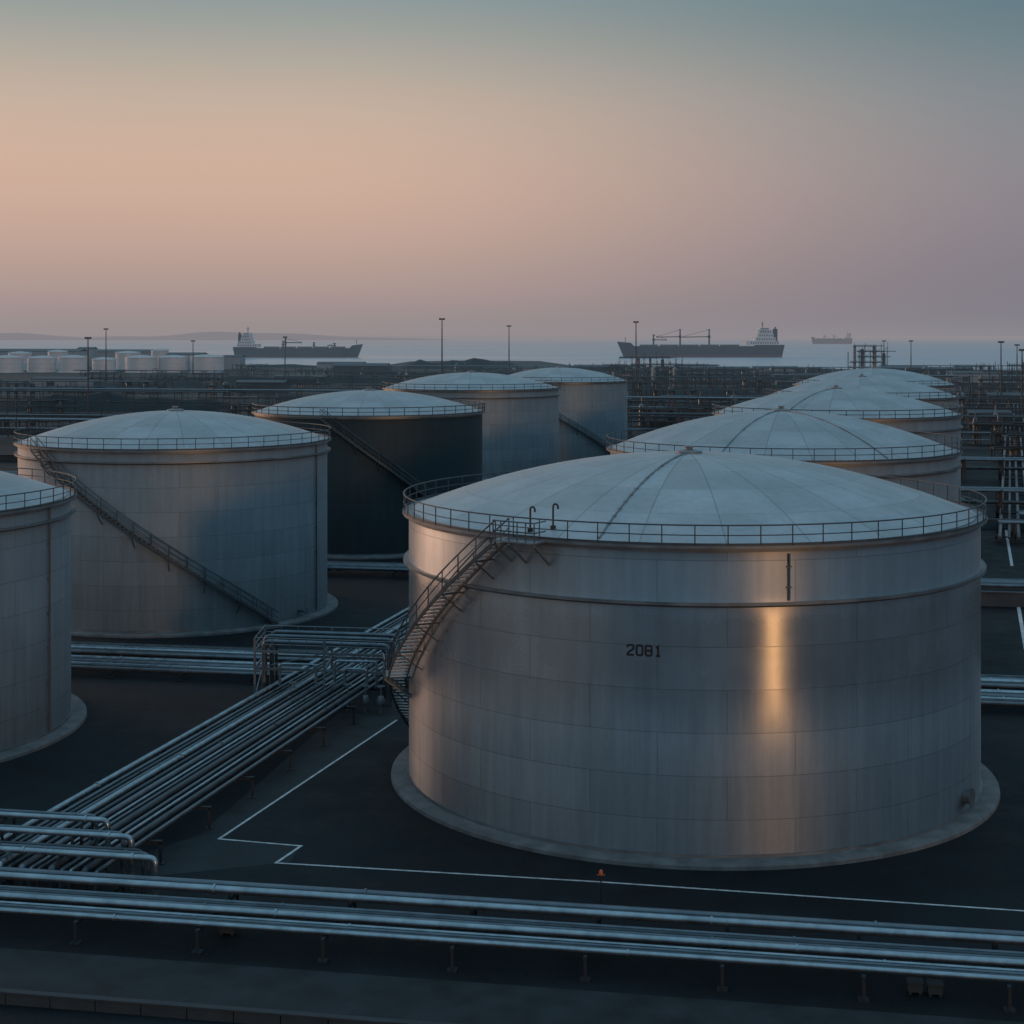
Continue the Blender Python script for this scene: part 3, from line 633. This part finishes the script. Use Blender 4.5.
def mast(px,Y,ztop,k=1.0):
    X,Y=XY(px,Y); root=empty('light_mast',(X,Y,0),0,'tall slender floodlight mast with ringed lamp head','light mast','floodlight masts')
    mb=MB(); mb.tube([(0,0,0),(0,0,ztop*.5),(0,0,ztop)],0.38*k,8,r2=0.18*k); mb.lathe([(0.8*k,0),(0.8*k,.5),(.4*k,.6)],10); mb.obj('pole',M_far,root)
    mb=MB(); mb.tube([(0.85*k*cos(q*pi/5),0.85*k*sin(q*pi/5),ztop-.2) for q in range(10)],0.1*k,5,closed=True)
    for q in range(6):
        a=q*pi/3; c=(0.95*k*cos(a),0.95*k*sin(a),ztop); mb.obox(c,(cos(a),sin(a),0),(-sin(a),cos(a),0),(0,0,1),.18*k,.3*k,.34*k); mb.beam((0,0,ztop-.2),(c[0],c[1],ztop-.2),.1*k,.1*k)
    mb.obj('lamp_head',M_lamp,root)
for px,Y,yt in ((88,560,338),(106,900,329),(193,1000,341),(285,1000,337),(442,640,319),(509,900,326),(636,700,322),(911,1000,341),(1001,620,342),(1017,800,345),(1022,560,350),(884,1150,341)):
    mast(px,Y,H+(HY-yt)*Y/F,0.8+Y/2500)
def lamp(px,Y,h=9):
    X,Y=XY(px,Y); root=empty('street_lamp',(X,Y,0),random.uniform(-.3,.3),'slim grey street lamp with single arm','street lamp','street lamps')
    mb=MB(); mb.tube(elbow([(0,0,0),(0,0,h),(1.6,0,h+.3)],0.8),0.11,6); mb.obj('pole',M_far,root)
    mb=MB(); mb.obox((1.8,0,h+.3),(1,0,0),(0,1,0),(0,0,1),.45,.16,.08); mb.tube([(1.3,0,h+.3),(1.5,0,h+.3)],.06,5); mb.obj('lamp_head',M_lamp,root)
for i in range(16): lamp(30+i*64+random.uniform(-15,15),random.choice((420,560,750)),random.uniform(9,12))

# ------------------------------------------------------------------ ships
M_hullA=hull_mat('hull_dark_blue',(0.024,0.042,0.065),(0.09,0.05,0.05),2.0)
M_hullB=hull_mat('hull_dark_grey',(0.020,0.035,0.055),(0.10,0.05,0.05),3.0)
def ship(pxa,pxb,Y,hh,label,flip,cranes,sup_h,sup_l,hm,n=3):
    Xa=(pxa-512)*Y/F; Xb=(pxb-512)*Y/F; L=Xb-Xa; B=L*0.15
    root=empty('cargo_ship',((Xa+Xb)/2,Y,-2),pi if flip else 0,label,'ship','anchored cargo ships')
    mb=MB(); st=[]
    ts=[0,0.02,0.06,0.15,0.17,0.4,0.7,0.82,0.9,0.92,0.95,0.98,1.0]
    for t in ts:
        b=B/2*(0.8+0.2*min(1,t/0.06)) if t<0.75 else B/2*max(0.02,1-((t-0.75)/0.25)**2.2)
        bl=b*0.92 if t<0.75 else B/2*max(0.01,1-((t-0.72)/0.25)**1.7) if t<0.97 else 0.05
        xd=-L/2+L*t; xb=-L/2+L*t*0.955+ (L*0.02 if t==0 else 0)
        dk=hh+(hh*0.3+(t-.92)*20 if t>=0.92 else 0)+(hh*0.12 if t<0.16 else 0)
        k=len(mb.v)
        mb.v+= [(xb,-bl,-2.5),(xd,-b,dk),(xd,b,dk),(xb,bl,-2.5)]; st.append(k)
    for a,b in zip(st,st[1:]):
        mb.face((a,b,b+1,a+1)); mb.face((a+1,b+1,b+2,a+2)); mb.face((a+2,b+2,b+3,a+3))
    mb.face((0,1,2,3)); mb.face((st[-1],st[-1]+3,st[-1]+2,st[-1]+1))
    mb.obj('hull',hm,root,smooth=25)
    mb=MB(); x0=-L/2+L*0.035; hs=hh*1.12
    lz=sup_h/4; tiers=[(0,1.0,0.95),(0.10,0.62,0.85),(0.16,0.5,0.8),(0.2,0.42,0.75)]
    for i,(o_,l_,w_) in enumerate(tiers):
        w=B*w_; mb.box(x0+sup_l*o_,x0+sup_l*(o_+l_),-w/2,w/2,hs+lz*i-0.2,hs+lz*(i+1)-0.2); mb.box(x0+sup_l*o_-.5,x0+sup_l*(o_+l_)+.5,-w/2-.5,w/2+.5,hs+lz*(i+1)-0.2,hs+lz*(i+1)+.05)
    mb.box(x0+sup_l*.3,x0+sup_l*.58,-B*.5,B*.5,hs+sup_h,hs+sup_h+2.8)
    so=mb.obj('superstructure',M_super,root)
    mb=MB()
    for i,(o_,l_,w_) in enumerate(tiers):
        w=B*w_
        for sgn in (-1,1):
            k=int(sup_l*l_/3.4)
            for j in range(k): x=x0+sup_l*o_+1.5+j*3.2; mb.box(x,x+1.4,sgn*w/2-.05,sgn*w/2+.05,hs+lz*i+lz*.3,hs+lz*i+lz*.7)
    for sg in (-1,1): mb.box(x0+sup_l*.32,x0+sup_l*.56,sg*(B*.5+.03)-.03,sg*(B*.5+.03)+.03,hs+sup_h+1.0,hs+sup_h+2.0)
    mb.obj('window_row',M_glass,so)
    mb=MB(); mb.box(x0+sup_l*.0,x0+sup_l*.13,-2.6,2.6,hs+lz-.1,hs+sup_h+1.5); mb.tube([(x0+sup_l*.07,0,hs+sup_h+1),(x0+sup_l*.05,0,hs+sup_h+4)],1.0,10); mb.obj('funnel',M_hullB,root)
    mb=MB(); xm=x0+sup_l*.45; mb.tube([(xm,0,hs+sup_h+2),(xm,0,hs+sup_h+11)],0.5,6); mb.beam((xm,-3,hs+sup_h+6.5),(xm,3,hs+sup_h+6.5),.4,.4); mb.beam((xm-2.2,0,hs+sup_h+8),(xm+2.2,0,hs+sup_h+8),.4,.6); mb.obj('radar_mast',M_far,root)
    xs=x0+sup_l+L*0.03; xe=L/2-L*0.13; n=5
    for i in range(n):
        mb=MB(); a=xs+(xe-xs)*i/n+2; b=xs+(xe-xs)*(i+1)/n-2; mb.box(a,b,-B*.32,B*.32,hh-.2,hh+1.6); mb.box(a-.4,b+.4,-B*.34,B*.34,hh+1.6,hh+2.1); mb.obj('hatch_cover',M_hatch,root)
    for (t,zc,boom) in cranes:
        mb=MB(); x=-L/2+L*t; mb.tube([(x,0,hh-.3),(x,0,hh+zc)],1.3,8,r2=.9); mb.box(x-1.8,x+1.8,-1.8,1.8,hh+zc*.5,hh+zc*.65)
        if boom: mb.beam((x,0,hh+zc*.58),(x+boom,0,hh+zc*.55),1.0,1.2); mb.tube([(x,0,hh+zc),(x+boom,0,hh+zc*.58)],.22,4)
        mb.box(x-1.5,x+1.5,-2.2,2.2,hh+zc-.3,hh+zc+.8); mb.obj('deck_crane',M_far,root)
    mb=MB(); x=L/2-L*.05; mb.tube([(x,0,hh),(x,0,hh*1.28+8)],.4,6); mb.beam((x,-1.5,hh*1.28+6),(x,1.5,hh*1.28+6),.3,.3); mb.obj('foremast',M_far,root)
    mb=MB()
    for k in range(40):
        x=-L/2+L*.02+k*(L*.86/40)
        for sy in (-1,1): mb.beam((x,sy*B*.47*(0.9 if k<3 else 1),hh-.2),(x,sy*B*.47*(0.9 if k<3 else 1),hh+1.3+(hh*.12 if k<7 else 0)),.15,.15)
    mb.obj('deck_rail',M_far,root)
ship(234,363,2107,12.5,'dark blue cargo ship anchored on calm sea',False,[(0.38,9,0),(0.40,13,22),(0.62,7,0),(0.78,6,-10)],16,28,M_hullA)
ship(617,783,2130,15.0,'large dark bulk carrier anchored with deck cranes',True,[(0.445,22,36),(0.62,22,32),(0.78,15,-18)],20,44,M_hullB)
ship(811,852,5300,17,'small distant cargo ship on the horizon',True,[(0.45,14,-12),(0.68,14,-12)],14,24,M_hullB)

mb=MB(); n=90
for i in range(n+1):
    x=-9000+i*(8600)/n; e=min(1,(n-i)/25.0); hh=(48+32*sin(i*.17)+16*sin(i*.41+1)+8*sin(i*1.1))*e+4
    mb.v+=[(x,9000,-3),(x,9200,hh*1.0),(x,10500,-3)]
for i in range(n): a=3*i; mb.face((a,a+3,a+4,a+1)); mb.face((a+1,a+4,a+5,a+2))
o=mb.obj('hills',M_hill,smooth=60); o['kind']='structure'

# sea haze painted into every material as emission, growing beyond ~350 m with world Y
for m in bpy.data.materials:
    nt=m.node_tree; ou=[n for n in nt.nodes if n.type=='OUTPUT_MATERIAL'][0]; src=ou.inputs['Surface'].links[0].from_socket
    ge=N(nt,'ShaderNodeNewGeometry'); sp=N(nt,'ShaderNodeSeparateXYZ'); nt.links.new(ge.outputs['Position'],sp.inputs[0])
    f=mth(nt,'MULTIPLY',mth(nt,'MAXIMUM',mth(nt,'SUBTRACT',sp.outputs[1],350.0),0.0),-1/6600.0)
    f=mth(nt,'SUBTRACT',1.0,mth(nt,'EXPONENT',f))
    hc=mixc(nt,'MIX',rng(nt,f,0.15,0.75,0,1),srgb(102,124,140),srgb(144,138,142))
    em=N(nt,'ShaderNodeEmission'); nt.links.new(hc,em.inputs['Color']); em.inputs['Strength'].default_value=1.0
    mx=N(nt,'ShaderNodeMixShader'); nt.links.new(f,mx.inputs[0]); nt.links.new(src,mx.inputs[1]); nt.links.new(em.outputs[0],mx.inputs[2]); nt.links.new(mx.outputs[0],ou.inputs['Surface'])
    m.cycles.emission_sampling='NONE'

# ------------------------------------------------------------------ world
w=bpy.data.worlds.new('World'); scene.world=w; w.use_nodes=True; nt=w.node_tree; nt.nodes.clear()
out=N(nt,'ShaderNodeOutputWorld'); bg=N(nt,'ShaderNodeBackground'); nt.links.new(bg.outputs[0],out.inputs[0])
tc=N(nt,'ShaderNodeTexCoord'); sp=N(nt,'ShaderNodeSeparateXYZ'); nt.links.new(tc.outputs['Generated'],sp.inputs[0])
def ramp(stops):
    r=N(nt,'ShaderNodeValToRGB'); e=r.color_ramp.elements
    r.color_ramp.interpolation='B_SPLINE'
    while len(e)>1: e.remove(e[-1])
    e[0].position=stops[0][0]; e[0].color=srgb(*stops[0][1])
    for p,c in stops[1:]: q=e.new(p); q.color=srgb(*c)
    nt.links.new(sp.outputs[2],r.inputs[0]); return r.outputs[0]
top=[(.40,(112,148,168)),(1,(146,184,208))]
Lr=ramp([(0,(148,141,143)),(.010,(153,141,142)),(.028,(170,149,145)),(.058,(191,162,149)),(.095,(208,173,154)),(.14,(200,176,158)),(.175,(171,166,156)),(.21,(136,150,150))]+top)
Rr=ramp([(0,(138,135,142)),(.010,(130,127,136)),(.028,(126,122,133)),(.058,(130,125,136)),(.095,(136,132,140)),(.14,(126,134,141)),(.175,(106,126,135)),(.21,(86,115,127))]+top)
Br=ramp([(0,(66,91,112)),(.05,(78,103,123)),(.14,(86,114,135)),(.25,(96,128,150))]+top)
fx=rng(nt,sp.outputs[0],-0.14,0.38,0,1,True)
front=mixc(nt,'MIX',fx,Lr,Rr)
wd=mth(nt,'ADD',mth(nt,'MULTIPLY',sp.outputs[0],-0.75),mth(nt,'MULTIPLY',sp.outputs[1],0.66))
bk=rng(nt,wd,0.33,-0.35,0,1,True)
allc=mixc(nt,'MIX',bk,front,Br)
dt=N(nt,'ShaderNodeVectorMath',operation='DOT_PRODUCT'); nt.links.new(tc.outputs['Generated'],dt.inputs[0]); gv=Vector((-0.80,0.58,0.09)).normalized(); dt.inputs[1].default_value=gv
gl=mth(nt,'POWER',mth(nt,'MAXIMUM',dt.outputs['Value'],0.0),34.0)
sc=N(nt,'ShaderNodeVectorMath',operation='MULTIPLY'); nt.links.new(grey(nt,gl),sc.inputs[0]); sc.inputs[1].default_value=(9.5,5.0,3.0)
ad=N(nt,'ShaderNodeVectorMath',operation='ADD'); nt.links.new(allc,ad.inputs[0]); nt.links.new(sc.outputs[0],ad.inputs[1]); allc=ad.outputs[0]
sk=N(nt,'ShaderNodeTexSky',sky_type='NISHITA'); sk.sun_disc=False; sk.sun_elevation=radians(6); sk.sun_rotation=radians(155.0); sk.dust_density=3.0
ks=N(nt,'ShaderNodeVectorMath',operation='MULTIPLY'); nt.links.new(sk.outputs[0],ks.inputs[0]); ks.inputs[1].default_value=(0.004,0.004,0.004)
tt=N(nt,'ShaderNodeVectorMath',operation='ADD'); nt.links.new(allc,tt.inputs[0]); nt.links.new(ks.outputs[0],tt.inputs[1])
nt.links.new(tt.outputs[0],bg.inputs['Color']); bg.inputs['Strength'].default_value=1.0

sl_=bpy.data.lights.new('Sun','SUN'); sl_.energy=0.40; sl_.angle=radians(3.5); sl_.color=(1.0,0.44,0.15)
so=bpy.data.objects.new('Sun',sl_); scene.collection.objects.link(so)
sd=Vector((0.425,-0.905,math.tan(radians(6)))).normalized()
so.rotation_euler=(-sd).to_track_quat('-Z','Y').to_euler()

cd=bpy.data.cameras.new('Camera'); cam=bpy.data.objects.new('Camera',cd); scene.collection.objects.link(cam)
cam.location=(0,0,H); cam.rotation_euler=(pi/2,0,0); cd.sensor_width=36; cd.lens=F/1024*36; cd.shift_y=-(512-HY)/1024; cd.clip_start=0.5; cd.clip_end=80000
scene.camera=cam
scene.view_settings.view_transform='Standard'; scene.view_settings.look='None'; scene.view_settings.exposure=0
